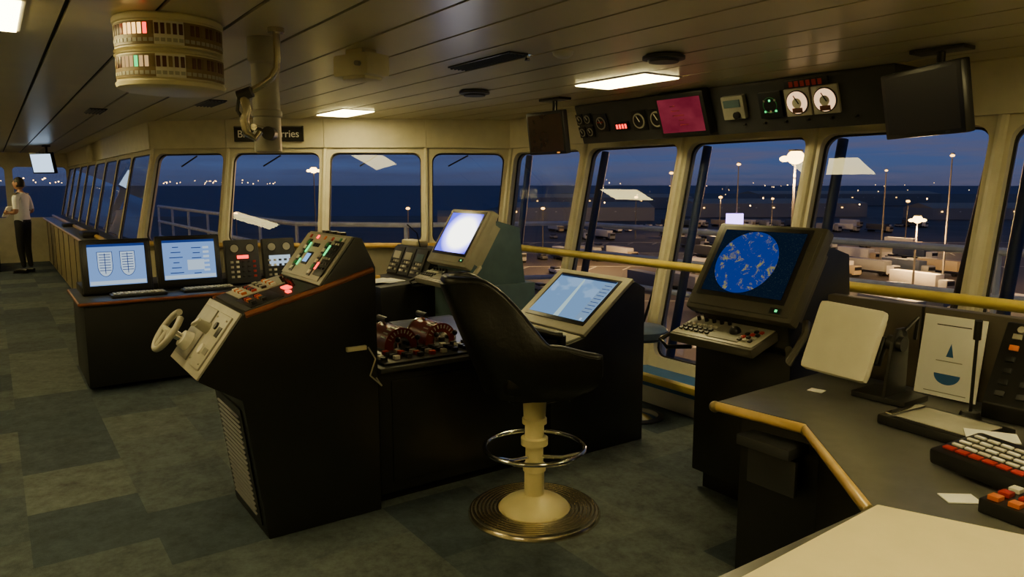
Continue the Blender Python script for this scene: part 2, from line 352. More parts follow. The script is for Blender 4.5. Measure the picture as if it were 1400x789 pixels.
# periscope column
p=W(-1.15,3.55); g=G('compass_periscope')
g.lathe([(0,-.52),(.05,-.52),(.062,-.515),(.062,-.36),(.07,-.355),(.07,-.33),(.062,-.325),(.062,-.12),(.075,-.11),(.075,0)],(p.x,p.y,CZ),lgrey,32)
pts=[W(-1.02,3.32,2.32),W(-1.02,3.32,2.19),W(-1.025,3.32,2.15),W(-1.05,3.32,2.11),W(-1.10,3.32,2.075),W(-1.15,3.32,2.05),W(-1.175,3.32,2.03)]
g.tube(pts,.015,pipem,12); g.cyl(W(-1.02,3.32,2.30),W(-1.02,3.32,2.32),.035,pipem)
g.cyl(W(-1.19,3.3,2.03),W(-1.13,3.3,2.05),.024,dgr)
g.tube([W(-1.165,3.3,2.02),W(-1.15,3.29,1.97),W(-1.165,3.29,1.93),W(-1.155,3.29,1.87),W(-1.12,3.29,1.85),W(-1.10,3.30,1.88)],[.022,.018,.02,.018,.016,.012],pipem,12)
g.tube([W(-1.19,3.31,2.03),W(-1.20,3.31,1.97),W(-1.17,3.31,1.92)],.008,dgr)
g.cyl(W(-1.10,3.45,1.88),W(-1.1,3.40,1.88),.03,dgr)
g.cyl(W(-1.15,3.55,1.90),W(-1.13,3.30,1.90),.014,pipem)
g.done()
# nameplate
a,b=V((-7.5,2.885,0)),V((-8.18,2.09,0)); u=(a-b).normalized(); c=(a+b)/2; n=u.cross(V((0,0,1))); n=n if n.x>0 else -n
M=FR(c+n*.06+V((0,0,2.17))-u*.05,u,(0,0,1)); g=G('name_sign'); g.box((0,0,0),(.74,.16,.03),blk2,M,.005); g.box((0,0.072,.016),(.72,.006,.004),grey,M); so=g.done()
tx=bpy.data.curves.new('sign_text','FONT'); tx.body='Brittany Ferries'; tx.size=.105; tx.align_x='CENTER'; tx.align_y='CENTER'; tx.extrude=.002
to=bpy.data.objects.new('sign_text',tx); scene.collection.objects.link(to); tx.materials.append(paper); to.parent=so
to.matrix_parent_inverse=Matrix.Identity(4); to.matrix_basis=Matrix.Translation(-so.location)@M@Matrix.Translation((0,-.005,.019))

# overhead instrument console
g=G('overhead_instrument_console')
g.prism([(4.28,2.0),(4.17,2.3),(4.17,2.319),(4.52,2.319),(4.52,2.03)],-5.02,-2.25,dgr,.008)
M,_=face((4.28,2.0),(4.17,2.3),0,.001)
M=M@Matrix.Translation((0,0,.003))
def dial(x,v,r,lit,b=0):
    g.cyl((x,v,b),(x,v,b+.012),r,blk2,None,28,M); g.cyl((x,v,b+.012),(x,v,b+.016),r*.9,e_dim if lit else lgrey,None,28,M)
    if lit: g.cyl((x,v-r*.05,b+.016),(x,v-r*.05,b+.018),r*.42,white,None,20,M); g.box((x,v-r*.62,b+.019),(r*.9,r*.4,.003),cellb,M)
    else: g.cyl((x,v,b+.016),(x,v,b+.018),r*.72,blk2,None,24,M)
    g.box((x,v+r*.25,b+.021),(.006,r*.8,.003),white if not lit else blk2,M,0,.5)
for dx in(-.05,.05):
    for dv in(-.055,.055): g.box((-4.93+dx,dv,.004),(.085,.095,.01),blk2,M,.003); dial(-4.93+dx,dv,.038,False)
g.box((-4.72,.01,.004),(.15,.15,.01),blk2,M,.003); dial(-4.72,.01,.06,False); g.box((-4.72,.02,.02),(.06,.012,.004),redm,M)
g.box((-4.48,-.03,.008),(.15,.07,.02),blk2,M,.003)
for k in range(4): g.box((-4.53+k*.033,-.03,.02),(.018,.035,.003),e_red,M)
for x in(-4.28,-4.09): g.box((x,0,.004),(.16,.16,.01),blk2,M,.003); dial(x,0,.068,False)
g.box((-3.77,.03,.05),(.46,.32,.08),blk2,M,.012); g.quad(M,.40,.25,e_mag,.093,-3.77,.03)
for k in range(5): g.quad(M,.05+.03*(k%3),.006,redbr,.0945,-3.83+.02*k,.1-.035*k)
g.box((-3.35,.03,.02),(.18,.16,.04),grey,M,.008); g.box((-3.35,.06,.045),(.13,.05,.01),teal,M); g.cyl((-3.32,-.02,.04),(-3.32,-.02,.06),.025,blk2,None,16,M)
g.box((-3.07,.02,.01),(.17,.17,.02),blk2,M,.004)
for k in range(6): g.box((-3.11+(k%3)*.04,.05-(k//3)*.07,.023),(.012,.012,.004),e_grn if k%2 else lgrey,M)
g.torus((-3.07,.02,.022),.05,.003,btng,M,24)
for x in(-2.87,-2.68): g.box((x,.02,.01),(.175,.175,.02),lgrey,M,.004); dial(x,.02,.078,True,.012)
g.box((-2.8,.135,.008),(.30,.05,.016),blk2,M,.003)
for k in range(6): g.box((-2.9+k*.04,.135,.018),(.026,.034,.004),redm,M)
for k in range(6): g.knob(M,-3.3+.16*k,-.1,.01,blk2)
g.done()
def hangmon(name,c,n,w,h,tilt,screen):
    g=G(name); n=V((n[0],n[1],0)).normalized(); u=V((-n.y,n.x,0)); v=V((0,0,1))*math.cos(tilt)+n*math.sin(tilt)
    M=FR(c,u,v); g.box((0,0,0),(w,h,.05),blk2,M,.01); g.box((0,0,-.04),(w*.6,h*.6,.05),blk2,M,.015)
    g.quad(M,w*.9,h*.86,screen,.0255); g.box((w*.3,-h*.46,.026),(.03,.008,.003),e_amb if screen is offscr else dgr,M)
    bk=V(c)-n*.07; g.cyl(bk,(bk.x,bk.y,CZ-.01),.02,blk2); g.box((bk.x,bk.y,CZ-.01),(.26,.12,.02),blk2,None,.004); g.done()
offscr=pm('screen_off',(.04,.017,.008),.22)
hangmon('hanging_monitor',(-4.68,3.62,2.05),(0.05,-1),.44,.33,.15,offscr)
hangmon('hanging_monitor',(-1.92,3.86,2.06),(-.47,-.88),.60,.34,.18,pm('screen_dark',(.010,.010,.011),.3))
scr2=em('tv_lit',(.55,.75,1),2)
hangmon('hanging_monitor',(-15.3,.80,2.02),(.5,-.86),.6,.36,.15,scr2)

# ------------------------------------------------------------------ steering console
g=G('steering_console'); x0,x1=-3.90,-3.33; xc=(x0+x1)/2
prof=[(.944,0),(.855,.685),(.673,.80),(.88,1.08),(1.236,1.17),(1.415,1.40),(1.45,1.395),(1.517,1.25),(1.517,0)]
g.prism(prof,x0,x1,blk,.008)
for xx in (x1+.002,x0-.002):
    g.tube([(xx,.885,1.075),(xx,1.24,1.165),(xx,1.50,1.24)],.014,wood,8)
M,hh=face((.944,0),(.855,.685),xc,.001); g.box((0,0,.004),(.46,.58,.006),blk2,M)
for k in range(20): g.box((.0,-.25+k*.026,.01),(.38,.006,.01),dgr,M,0,0,.5)
M,hh=face((.673,.80),(.88,1.08),xc,.001)
g.box((0,0,.006),(.56,.34,.012),lgrey,M,.004)
g.box((.14,0,.016),(.2,.27,.01),lgrey,M,.004); g.box((-.13,.0,.016),(.24,.27,.008),grey,M,.003)
g.cyl((-.12,-.06,.012),(-.12,-.06,.06),.05,white,.04,24,M); g.cyl((-.12,-.06,.06),(-.12,-.06,.12),.02,chrome,None,16,M)
Mw=M@Matrix.Translation((-.12,-.06,.13)); 
pts=[(.10*math.cos(math.radians(a)),.10*math.sin(math.radians(a)),0) for a in range(100,420,12)]
g.tube(pts,.015,lgrey,12,False,Mw); g.tube([(-.1,0,0),(0,0,-.01),(.085,-.03,0)],.014,lgrey,10,False,Mw); g.tube([(0,0,0),(0,-.1,0)],.014,lgrey,10,False,Mw)
g.knob(M,.12,.07,.022,blk2,.03); g.knob(M,.12,-.05,.03,white,.03); g.cyl((.03,.04,.01),(.03,.04,.08),.03,lgrey,.022,18,M); g.box((.03,.04,.085),(.07,.016,.014),white,M,.004,.6)
g.box((.19,.05,.022),(.05,.05,.004),blk2,M); g.box((.19,-.05,.022),(.06,.03,.004),grey,M)
for sx in(.06,.22):
    for sy in(-.11,.11): g.knob(M,sx,sy,.006,chrome,.026)
M,hh=face((.88,1.08),(1.236,1.17),xc,.001)
g.box((0,.0,.004),(.54,.34,.008),dgr,M,.003)
g.box((-.14,.02,.010),(.24,.28,.006),lgrey,M,.003); g.box((.13,-.06,.010),(.24,.16,.006),blk2,M,.003)
g.grid(M,-.22,-.08,6,4,.032,.05,(.02,.024),[white,blk2,redm,orangem,lgrey,blk2],.012,.012)
g.grid(M,.06,-.11,5,2,.036,.05,(.022,.022),[blk2,orangem,blk2,redm,dgr],.014,.012)
for k in range(3): g.box((.06+.028*k,.085,.012),(.018,.034,.008),e_red,M)
g.box((.19,.06,.012),(.04,.02,.008),e_red,M)
for k in range(4): g.cyl((-.05+k*.05,.12,.01),(-.05+k*.05,.11,.045),.008,blk2,None,10,M)
M,hh=face((1.236,1.17),(1.415,1.40),xc,.001)
g.box((0,0,.006),(.56,.28,.012),grey,M,.004)
g.box((-.02,.0,.014),(.52,.25,.006),lgrey,M,.003)
for cx in(-.17,.09): 
    g.box((cx,-.01,.018),(.045,.2,.006),blk2,M,.002); g.grid(M,cx,-.09,1,6,.03,.032,(.028,.02),[white,btng,white,lgrey],.006,.02)
    g.box((cx+.035,.04,.019),(.012,.06,.006),e_grn,M); g.box((cx+.035,-.05,.019),(.012,.04,.006),e_grn if cx<0 else e_red,M)
g.box((-.055,-.02,.018),(.07,.075,.008),blk2,M,.002); g.quad(M,.058,.05,e_blu,.0235,-.055,-.02)
for k in range(3): g.box((-.08+k*.028,.06,.018),(.02,.02,.008),blk2,M)
g.box((.2,.0,.018),(.11,.2,.008),blk2,M,.003); g.grid(M,.17,-.06,3,6,.03,.028,(.018,.012),[dgr,lgrey,dgr],.005,.022)
for k in range(5): g.box((-.2+.1*k,.108,.018),(.02,.02,.006),(redm,e_red,orangem,redm,btng)[k],M)
for k in range(3): g.box((xc-.12+.1*k,1.43,1.405),(.05,.03,.015),blk2)
g.box((x1+.01,1.40,.86),(.02,.10,.02),cream); g.tube([(x1+.015,1.46,.86),(x1+.03,1.49,.80),(x1+.03,1.46,.72),(x1+.03,1.52,.66),(x1+.01,1.5,.7)],.004,lgrey)
g.done()

# ------------------------------------------------------------------ engine control console
g=G('engine_control_console')
g.b2(-4.45,-3.36,1.53,2.58,.06,.72,blk,.008); g.b2(-4.4,-3.42,1.55,2.57,0,.06,blk2)
g.b2(-4.47,-3.31,1.523,2.59,.715,.74,dgr,.006)
g.b2(-3.362,-3.352,1.6,2.5,.12,.66,blk,.003)
M=FR((-3.85,2.06,.741),(1,0,0),(0,1,0))
g.box((0,0,.006),(1.0,1.0,.012),blk2,M,.004)
g.grid(M,.30,-.47,4,14,.045,.07,(.026,.03),[dgr,blk2,lgrey,dgr,blk2,redm,white,blk2],.02,.012)
g.grid(M,-.45,-.45,5,4,.05,.06,(.03,.034),[lgrey,dgr,white],.015,.012)
for cy in(-.27,-.02):
    for cx in (.10,):
        g.cyl((cx-.10,cy,.03),(cx+.12,cy,.03),.095,redbr,None,32,M); g.cyl((cx+.12,cy,.03),(cx+.13,cy,.03),.1,redbr,None,32,M); g.cyl((cx+.13,cy,.03),(cx+.133,cy,.03),.05,chrome,None,32,M); g.cyl((cx-.11,cy,.03),(cx-.1,cy,.03),.1,chrome,None,32,M)
        for a in range(-60,61,15):
            r=math.radians(a); g.box((cx+.08,cy+.098*math.sin(r),.03+.098*math.cos(r)),(.05,.008,.003),white,M,0,0,-r)
            g.box((cx+.134,cy+.08*math.sin(r),.03+.08*math.cos(r)),(.003,.006,.02),white,M,0,0,-r)
        g.tube([(cx-.04,cy,.1),(cx-.04,cy-.03,.16)],.012,chrome,10,False,M); g.tube([(cx-.09,cy-.03,.16),(cx+.02,cy-.03,.16)],.016,blk2,10,False,M)
for k in range(5):
    g.tube([(.25,-.3+.12*k,.01),(.25,-.3+.12*k,.06)],.006,chrome,8,False,M); g.ball((.25,-.3+.12*k,.07),.016,blk2,M,(1,1,1),12)
g.done()

# ------------------------------------------------------------------ chart display console
g=G('chart_display_console'); x0,x1=-4.05,-3.33; xc=(x0+x1)/2
g.prism([(2.61,0),(2.61,.66),(2.64,.69),(2.87,.735),(3.274,1.048),(3.367,1.0),(3.37,0)],x0,x1,blk,.008)
M,hh=face((2.87,.735),(3.274,1.048),xc,.001)
g.box((0,0,.012),(.72,.51,.026),lgrey,M,.01); g.box((0,.01,.027),(.60,.41,.006),blk2,M,.004); g.quad(M,.56,.36,chartm,.0315,0,.015)
g.raw([(-.02,-.165,.0322),(.03,-.165,.0322),(-.01,.16,.0322),(-.03,.19,.0322)],[[0,1,2,3]],em('chart_fairway',(.50,.72,.74),.95),M)
g.quad(M,.55,.014,em('chart_bar',(.03,.05,.12),.5),.0324,0,.188); g.quad(M,.02,.02,monw,.0325,.24,-.15); g.quad(M,.09,.33,em('chart_side',(.24,.38,.58),.9),.0323,.232,.01)
for k in range(9): g.quad(M,.07,.005,monl,.0328,.232,.15-.03*k)
M,hh=face((2.64,.69),(2.87,.735),xc,.001)
g.box((0,0,.006),(.68,.2,.012),lgrey,M,.004); g.grid(M,-.27,-.07,13,4,.036,.036,(.022,.022),[white,blk2,dgr,blk2,btng,lgrey,blk2],.012,.012)
g.ball((.27,0,.015),.03,blk2,M); g.done()

# ------------------------------------------------------------------ radar consoles
def radarcon(name,cx,yb,w,scr,ctop,body):
    g=G(name); x0,x1=cx-w/2,cx+w/2; y0=yb; zb=1.0
    g.b2(x0+.02,x1-.02,y0+.02,y0+.66,.10,.84,body,.01); g.b2(x0+.06,x1-.06,y0+.07,y0+.6,0,.1,blk2)
    g.prism([(y0+.06,.83),(y0+.03,.98),(y0+.30,1.36),(y0+.52,1.30),(y0+.58,.83)],x0+.05,x1-.05,body,.01)
    M,hh=face((y0-.01,zb),(y0+.25,1.42),cx,0)
    g.box((0,.0,.0),(w+.02,hh+.02,.07),ctop,M,.018); g.box((0,0,-.09),(w*.84,hh*.86,.14),ctop,M,.03)
    g.box((.0,.0,.034),(w-.02,hh-.03,.012),ctop,M,.006)
    g.box((-.01,.03,.041),(w*.86,hh*.83,.006),blk2,M,.004); g.quad(M,w*.78,hh*.73,scr,.0455,-.01,.03)
    g.box((w*.36,-hh*.42,.042),(.06,.03,.006),blk2,M); g.box((w*.37,-hh*.42,.046),(.012,.012,.004),e_grn,M)
    K,kh=face((y0-.14,.86),(y0+.06,.925),cx-.06,0)
    g.box((0,0,0),(w*.84,kh+.03,.05),ctop,K,.012); g.box((0,0,.026),(w*.80,kh,.006),lgrey,K,.003)
    g.box((.06,.0,.031),(w*.3,kh*.8,.004),grey,K); g.ball((.08,0,.035),.03,blk2,K)
    for k in range(5): g.knob(K,-.2+.05*k,.06,.012,blk2,.05)
    g.grid(K,-.22,-.06,6,3,.034,.032,(.02,.018),[blk2,white,dgr],.01,.03); g.grid(K,.15,-.06,3,4,.03,.032,(.018,.018),[blk2,redm,blk2,lgrey],.01,.03)
    g.tube([(cx-w*.42-.07,y0-.13,.87),(cx-w*.42-.1,y0-.18,.84),(cx-w*.42-.07,y0-.16,.8),(cx-w*.42,y0-.05,.8)],.012,blk2,8)
    g.tube([(x1-.02,y0,.88),(x1+.05,y0-.1,.84),(x1+.05,y0+.02,.96),(x1,y0+.1,1.0)],.018,ctop,8)
    return g
radarcon('radar_console',-2.34,3.03,.62,radar,pm('radar_housing',(.075,.068,.052),.4),blk).done()
radarcon('radar_console',-5.22,3.03,.62,brightm,pm('radar_housing_light',(.33,.31,.23),.4),teal).done()

# ------------------------------------------------------------------ communications row
g=G('communications_console')
g.prism([(2.62,.0),(2.60,.72),(2.60,.80),(3.0,.82),(3.12,1.09),(3.30,1.09),(3.34,0)],-6.35,-5.62,blk,.008)
M,hh=face((3.0,.82),(3.12,1.09),-6.0,.002)
for cx in(-.24,-.02,.20):
    g.box((cx,0,.006),(.2,.26,.014),dgr,M,.004); g.box((cx,.05,.015),(.13,.07,.006),lgrey if cx<.1 else teal,M,.002); g.grid(M,cx-.06,-.09,4,3,.04,.04,(.024,.02),[white,lgrey,blk2,lgrey],.008,.012)
g.b2(-6.3,-6.0,3.14,3.26,1.09,1.14,cream,.01)
g.tube([(-5.95,3.15,1.09),(-5.95,3.12,1.22),(-5.9,3.0,1.3)],.006,blk2)
g.box((-5.9,2.78,.817),(.30,.21,.006),paper,None,0,.3); g.box((-5.88,2.74,.822),(.21,.3,.004),paper,None,0,.1)
g.box((-6.15,2.74,.83),(.16,.12,.03),woodl,None,.004,.2)
g.done()

# ------------------------------------------------------------------ monitoring console
g=G('monitoring_console')
g.poly([(-6.62,.53),(-7.55,.53),(-7.55,1.6),(-7.2,2.42),(-6.62,2.42)],.04,.70,blk,.008)
g.poly([(-6.58,.50),(-7.57,.50),(-7.57,1.60),(-7.22,2.42),(-6.58,2.42)],.70,.735,dgr,.006)
g.tube([(-6.575,.50,.72),(-6.575,2.42,.72)],.013,wood,8); g.tube([(-6.575,.50,.72),(-7.56,.50,.72)],.013,wood,8)
g.b2(-7.5,-7.0,.56,2.25,.735,.80,blk,.006)
MT=lambda y,z:FR((-6.98,y,z),(0,1,0),(-.16,0,1))
for k,(cy,zz) in enumerate(((.83,.975),(1.40,.985))):
    M=MT(cy,zz); g.box((0,0,-.04),(.53,.45,.08),blk2,M,.012); g.box((0,0,0.003),(.50,.42,.012),blk2,M,.01)
    g.quad(M,.43,.345,monm,.0105,0,.01)
    g.quad(M,.43,.022,monl,.0112,0,.172); g.quad(M,.42,.03,monw,.0112,0,-.14)
    if k==0:
        for cx in(-.09,.08):
            g.raw([(cx+.058*math.cos(t),-.0+.09*math.sin(t) if math.sin(t)<0 else .09,.0116) for t in [math.pi+math.pi*j/14 for j in range(15)]]+[(cx+.058,.12,.0116),(cx-.058,.12,.0116)],[list(range(17))],monl,M)
            g.raw([(cx+.053*math.cos(t),-.0+.085*math.sin(t),.0118) for t in [math.pi+math.pi*j/14 for j in range(15)]]+[(cx+.053,.115,.0118),(cx-.053,.115,.0118)],[list(range(17))],monw,M)
            for r in range(7): g.quad(M,.085,.006,monl,.0121,cx,.095-.022*r)
            g.quad(M,.006,.17,monl,.0122,cx,.02)
    else:
        for r in range(6): g.quad(M,.05+.03*(r%3),.008,monl,.0116,-.11,.12-.045*r); g.quad(M,.08-.02*(r%2),.008,monl,.0116,.06,.11-.045*r); g.quad(M,.05,.02,monw,.0117,.14,.11-.04*r)
        g.quad(M,.14,.09,monw,.0118,.05,-.04)
for cy in(.95,1.5):
    g.box((-6.78,cy,.75),(.15,.42,.02),dgr,None,.005); M=FR((-6.78,cy,.761),(0,1,0),(-1,0,0)); g.grid(M,-.18,-.05,14,4,.028,.03,(.022,.022),[lgrey,white],.008)
for cy in(1.86,2.20):
    M=MT(cy,.95); g.box((0,0,-.03),(.30,.40,.07),dgr,M,.008)
    for a in(-.07,.07): g.cyl((a,.12,.005),(a,.12,.012),.045,blk2,None,20,M); g.cyl((a,.12,.012),(a,.12,.014),.035,lgrey,None,20,M)
    g.grid(M,-.1,-.14,5,4,.05,.045,(.026,.02),[lgrey,blk2,redm,white,blk2],.01,.004)
    if cy<2: g.box((0,.04,.01),(.1,.03,.01),e_red,M)
    else: g.quad(M,.2,.1,monw,.0066,0,-.01)
g.done()

# ------------------------------------------------------------------ wing counter
g=G('wing_counter')
g.prism([(.92,.05),(.92,.93),(1.16,.93),(1.0,.05)],-18.3,-9.05,pm('counter_face',(.42,.35,.19),.4),.004); g.b2(-18.25,-9.1,.95,1.0,0,.05,blk2)
g.b2(-18.33,-9.0,.88,1.18,.93,.965,deskg,.006); g.tube([(-18.33,.885,.947),(-9.0,.885,.947)],.02,woodl,8)
for k in range(9): g.b2(-18.0+k*1.0,-17.99+k*1.0,.912,.925,.08,.9,blk2)
g.box((-11.2,1.03,1.00),(.5,.2,.08),blk2,None,.03); g.box((-14.2,1.03,.99),(.35,.2,.06),blk2,None,.02); g.done()
g=G('wing_control_console')
g.prism([(-.75,0),(-.75,.8),(-.5,.86),(.0,.86),(.06,.8),(.06,0)],-17.75,-17.0,blk,.008)
g.box((-17.35,-.25,.87),(.5,.4,.02),grey,None,.004); g.grid(FR((-17.35,-.25,.88),(1,0,0),(0,1,0)),-.18,-.16,6,5,.07,.07,(.03,.03),[blk2,redm,white,btng],.02); g.done()

# ------------------------------------------------------------------ helm chair
def smooth(a,b,x):
    t=max(0,min(1,(x-a)/(b-a))); return t*t*(3-2*t)
g=G('helm_chair'); cx,cy=-2.86,2.14
T=Matrix.Translation((cx,cy,0))@Matrix.Rotation(math.radians(-20),4,'Z')
b=bmesh.new(); NS,NZ=56,14; gridv=[]; rim=[]
def pt(s,f):
    a=abs(s); sg=1 if s>=0 else -1
    zt=1.205-(1.205-.90)*smooth(.28,.62,a)-.05*smooth(.62,1,a)
    zb=.655+.03*smooth(.8,1,a)
    z=zb+(zt-zb)*f
    if a>.6: x=.265*sg; yy=-.02+(a-.6)/.4*.25
    else:
        an=a/.6*math.pi/2; x=.265*sg*math.sin(an)**.85; yy=-.02-.20*math.cos(an)
    back=1-smooth(.1,.62,a); yy-=max(0,z-.66)*.40*back
    x*=1-.36*smooth(.85,1.20,z)
    lower=smooth(0,.45,f); x*=.80+.20*lower; 
    if a>.6: yy=-.02+(yy+.02)*(.80+.20*lower)
    return V((x,yy,z))
for i in range(NS+1):
    s=-1+2*i/NS; gridv.append([b.verts.new(pt(s,j/NZ)) for j in range(NZ+1)]); rim.append(pt(s,1))
for i in range(NS):
    for j in range(NZ): b.faces.new([gridv[i][j],gridv[i+1][j],gridv[i+1][j+1],gridv[i][j+1]])
bmesh.ops.recalc_face_normals(b,faces=b.faces); bmesh.ops.solidify(b,geom=b.faces[:],thickness=.035); bmesh.ops.recalc_face_normals(b,faces=b.faces)
g.merge(b,lea,T)
g.tube(rim+[pt(1,f) for f in(.8,.5,.2,0)],.024,lea,10,False,T); g.tube([pt(-1,f) for f in(1,.8,.5,.2,0)],.024,lea,10,False,T)
g.box((0,.02,.72),(.47,.46,.10),lea,T,.045); g.box((0,.02,.66),(.40,.40,.06),lea,T,.025)
g.lathe([(.13,.635),(.13,.62),(.06,.61),(.055,.50),(.062,.495),(.062,.47),(.048,.465),(.048,.40),(.068,.395),(.068,.36),(.045,.355),(.045,.26),(.058,.255),(.058,.225),(.05,.22),(.05,.10),(.08,.085),(.15,.06),(.175,.04),(.18,.02)],(cx,cy,0),ivory,36)
r=.18
while r<.32: g.lathe([(r,.020),(r+.003,.030),(r+.013,.030),(r+.016,.020)],(cx,cy,0),alu,64); g.lathe([(r+.0155,.021),(r+.0205,.021)],(cx,cy,0),alud,64); r+=.020
g.lathe([(r,.02),(r+.008,.02),(r+.016,.008),(r+.016,.001)],(cx,cy,0),alu,64)
g.torus((cx,cy,.345),.25,.012,chrome,None,56)
for k in range(3):
    a=2.1*k+.6; g.tube([(cx+.04*math.cos(a),cy+.04*math.sin(a),.30),(cx+.15*math.cos(a),cy+.15*math.sin(a),.31),(cx+.25*math.cos(a),cy+.25*math.sin(a),.345)],.009,chrome,8)
g.tube([(cx,cy+.05,.56),(cx+.04,cy+.18,.58),(cx+.04,cy+.2,.56)],.007,blk2); g.done()
g=G('helm_stool'); c=(-3.69,3.68,0)
g.lathe([(0,.66),(.17,.66),(.2,.64),(.205,.60),(.18,.575),(0,.57)],c,pm('stool_blue',(.05,.08,.16),.5),32); g.lathe([(.03,.57),(.03,.04),(.06,.035),(.15,.02)],c,chrome,24); g.lathe([(.0,.022),(.15,.02),(.19,.012),(.19,.001)],c,dgr,32); g.done()

# ------------------------------------------------------------------ chart desk
g=G('chart_desk'); DZ=.80
top=[(-1.86,2.30),(-1.50,2.34),(-.985,1.87),(-.985,.75),(.9,.75),(.9,3.2),(-1.90,3.2)]
low=[(-1.80,2.37),(-1.48,2.41),(-.90,1.92),(-.90,.85),(.85,.85),(.85,3.15),(-1.84,3.15)]
g.poly(top,DZ-.035,DZ-.001,deskg,.004); g.poly(low,.07,DZ-.03,blk,.006); g.poly([(p[0]*.97,p[1]+.03) for p in low],0,.07,blk2)
g.tube([(-1.87,2.295,DZ-.022),(-1.49,2.335,DZ-.022)],.019,woodl,10); g.tube([(-1.49,2.335,DZ-.022),(-.985,1.865,DZ-.022)],.019,woodl,10); g.tube([(-1.87,2.295,DZ-.02),(-1.91,3.1,DZ-.02)],.012,dgr,8)
for p in((-1.87,2.295),(-1.49,2.335),(-.99,1.87)): g.ball((*p,DZ-.025),.023,brass)
g.b2(-1.75,-1.52,2.28,2.42,.66,.70,dgr,.004); g.b2(-1.74,-1.53,2.34,2.36,.5,.64,dgr,.004)
g.done()
g=G('desk_back_board'); g.b2(-1.93,.9,3.13,3.19,DZ,1.15,pm('back_board',(.085,.07,.05),.45),.006)
for x in(-1.5,-.9): g.b2(x,x+.008,3.122,3.14,DZ,1.15,blk2)
g.done()
g=G('chart_table_flap'); g.poly([(-.948,1.82),(-.66,1.94),(.6,2.3),(.6,.8),(-.90,.8)],DZ,DZ+.03,pm('chart_paper',(.90,.78,.45),.55,0,.04),.004); g.done()
g=G('display_unit')
M=FR((-1.645,2.80,1.02),(1,.04,-.05),(.0,.42,1)); g.box((0,0,0),(.28,.30,.05),pm('cream_shell',(.80,.76,.60),.42,0,.05),M,.024); g.box((0,0,-.035),(.25,.26,.05),cream,M,.02)
g.box((.04,0,-.06),(.2,.12,.04),blk2,M,.01)
g.b2(-1.60,-1.38,2.80,2.98,.80,.825,blk2,.006)
for xx in(-1.475,): g.prism([(2.80,.82),(2.84,1.04),(2.87,1.09),(2.93,1.09),(2.96,1.03),(2.96,.82)],xx,xx+.014,blk2,.003)
g.cyl((-1.50,2.88,1.03),(-1.44,2.88,1.03),.03,blk2); g.tube([(-1.46,2.92,1.08),(-1.43,2.95,1.13),(-1.45,2.98,1.04)],.008,blk2); g.done()
g=G('safety_poster'); M=FR((-1.36,3.085,.967),(1,0,0),(0,.16,1)); g.box((0,0,0),(.235,.325,.004),paper,M)
g.raw([(-.014,-.0,.003),(.014,0,.003),(0,.055,.003)],[[0,1,2]],bluem,M); g.raw([(-.05,-.02,.003),(.05,-.02,.003),(.05,-.017,.003),(-.05,-.017,.003)],[[0,1,2,3]],grey,M)
g.raw([(.05*math.cos(math.pi+math.pi*k/20),-.07+.042*math.sin(math.pi+math.pi*k/20),.003) for k in range(21)],[list(range(21))],bluem,M); g.box((0,.125,.003),(.13,.004,.001),blk2,M); g.box((0,-.145,.003),(.16,.003,.001),grey,M); g.done()
g=G('instrument_button_panel'); g.prism([(2.93,.80),(2.93,.86),(3.09,1.14),(3.11,1.14),(3.11,.80)],-1.17,-.55,blk2,.006)
M,hh=face((2.93,.86),(3.09,1.14),-.86,.002); g.grid(M,-.26,-.12,8,6,.07,.045,(.03,.02),[dgr,lgrey,blk2,dgr,orangem,blk2,dgr,blk2],.01); 
for k in range(4): g.knob(M,-.25+.08*k,.13,.016,lgrey,.02)
g.done()
g=G('gooseneck_microphone'); g.lathe([(0,.03),(.03,.03),(.04,.0)],(-1.18,2.87,.80),blk2,20); g.tube([(-1.18,2.87,.82),(-1.18,2.87,1.0),(-1.175,2.86,1.10)],.006,blk2); g.tube([(-1.175,2.86,1.1),(-1.17,2.85,1.17)],.013,blk2,12); g.done()
g=G('light_pad_tray'); M=FR((-1.17,2.655,.80),(1,-.1,0),(.1,1,0)); g.box((0,0,.018),(.34,.25,.036),blk2,M,.008); g.box((0.01,0,.037),(.26,.19,.004),pm('tray_glass',(.42,.40,.34),.08),M,.002); g.box((-.145,0,.038),(.03,.2,.008),chrome,M,.003); g.done()
g=G('note_paper'); g.box((-1.0,2.60,.842),(.15,.10,.003),paper,None,0,.5); g.done()
g=G('telephone_keypad'); M=FR((-.86,2.35,.816),(1,-.25,0),(.25,1,.12)); g.box((0,0,.03),(.32,.22,.05),blk2,M,.012)
g.grid(M,-.12,-.07,7,1,.042,.04,(.034,.022),[redm],.006,.055); g.grid(M,-.12,-.036,7,4,.042,.032,(.034,.012),[white,paper],.006,.055); g.done()
g=G('note_paper'); g.box((-.87,2.10,.802),(.09,.06,.003),paper,None,0,.9); g.done()
g=G('rotary_control_box'); M=FR((-.72,2.12,.80),(1,-.1,0),(.1,1,0)); g.box((0,0,.02),(.16,.15,.04),blk2,M,.006); g.grid(M,-.05,-.05,3,3,.05,.05,(.028,.03),[orangem,white,redm],.012,.04); g.done()
g=G('paper_slip'); g.box((-1.72,2.75,.802),(.06,.05,.002),paper,None,0,.2); g.done()

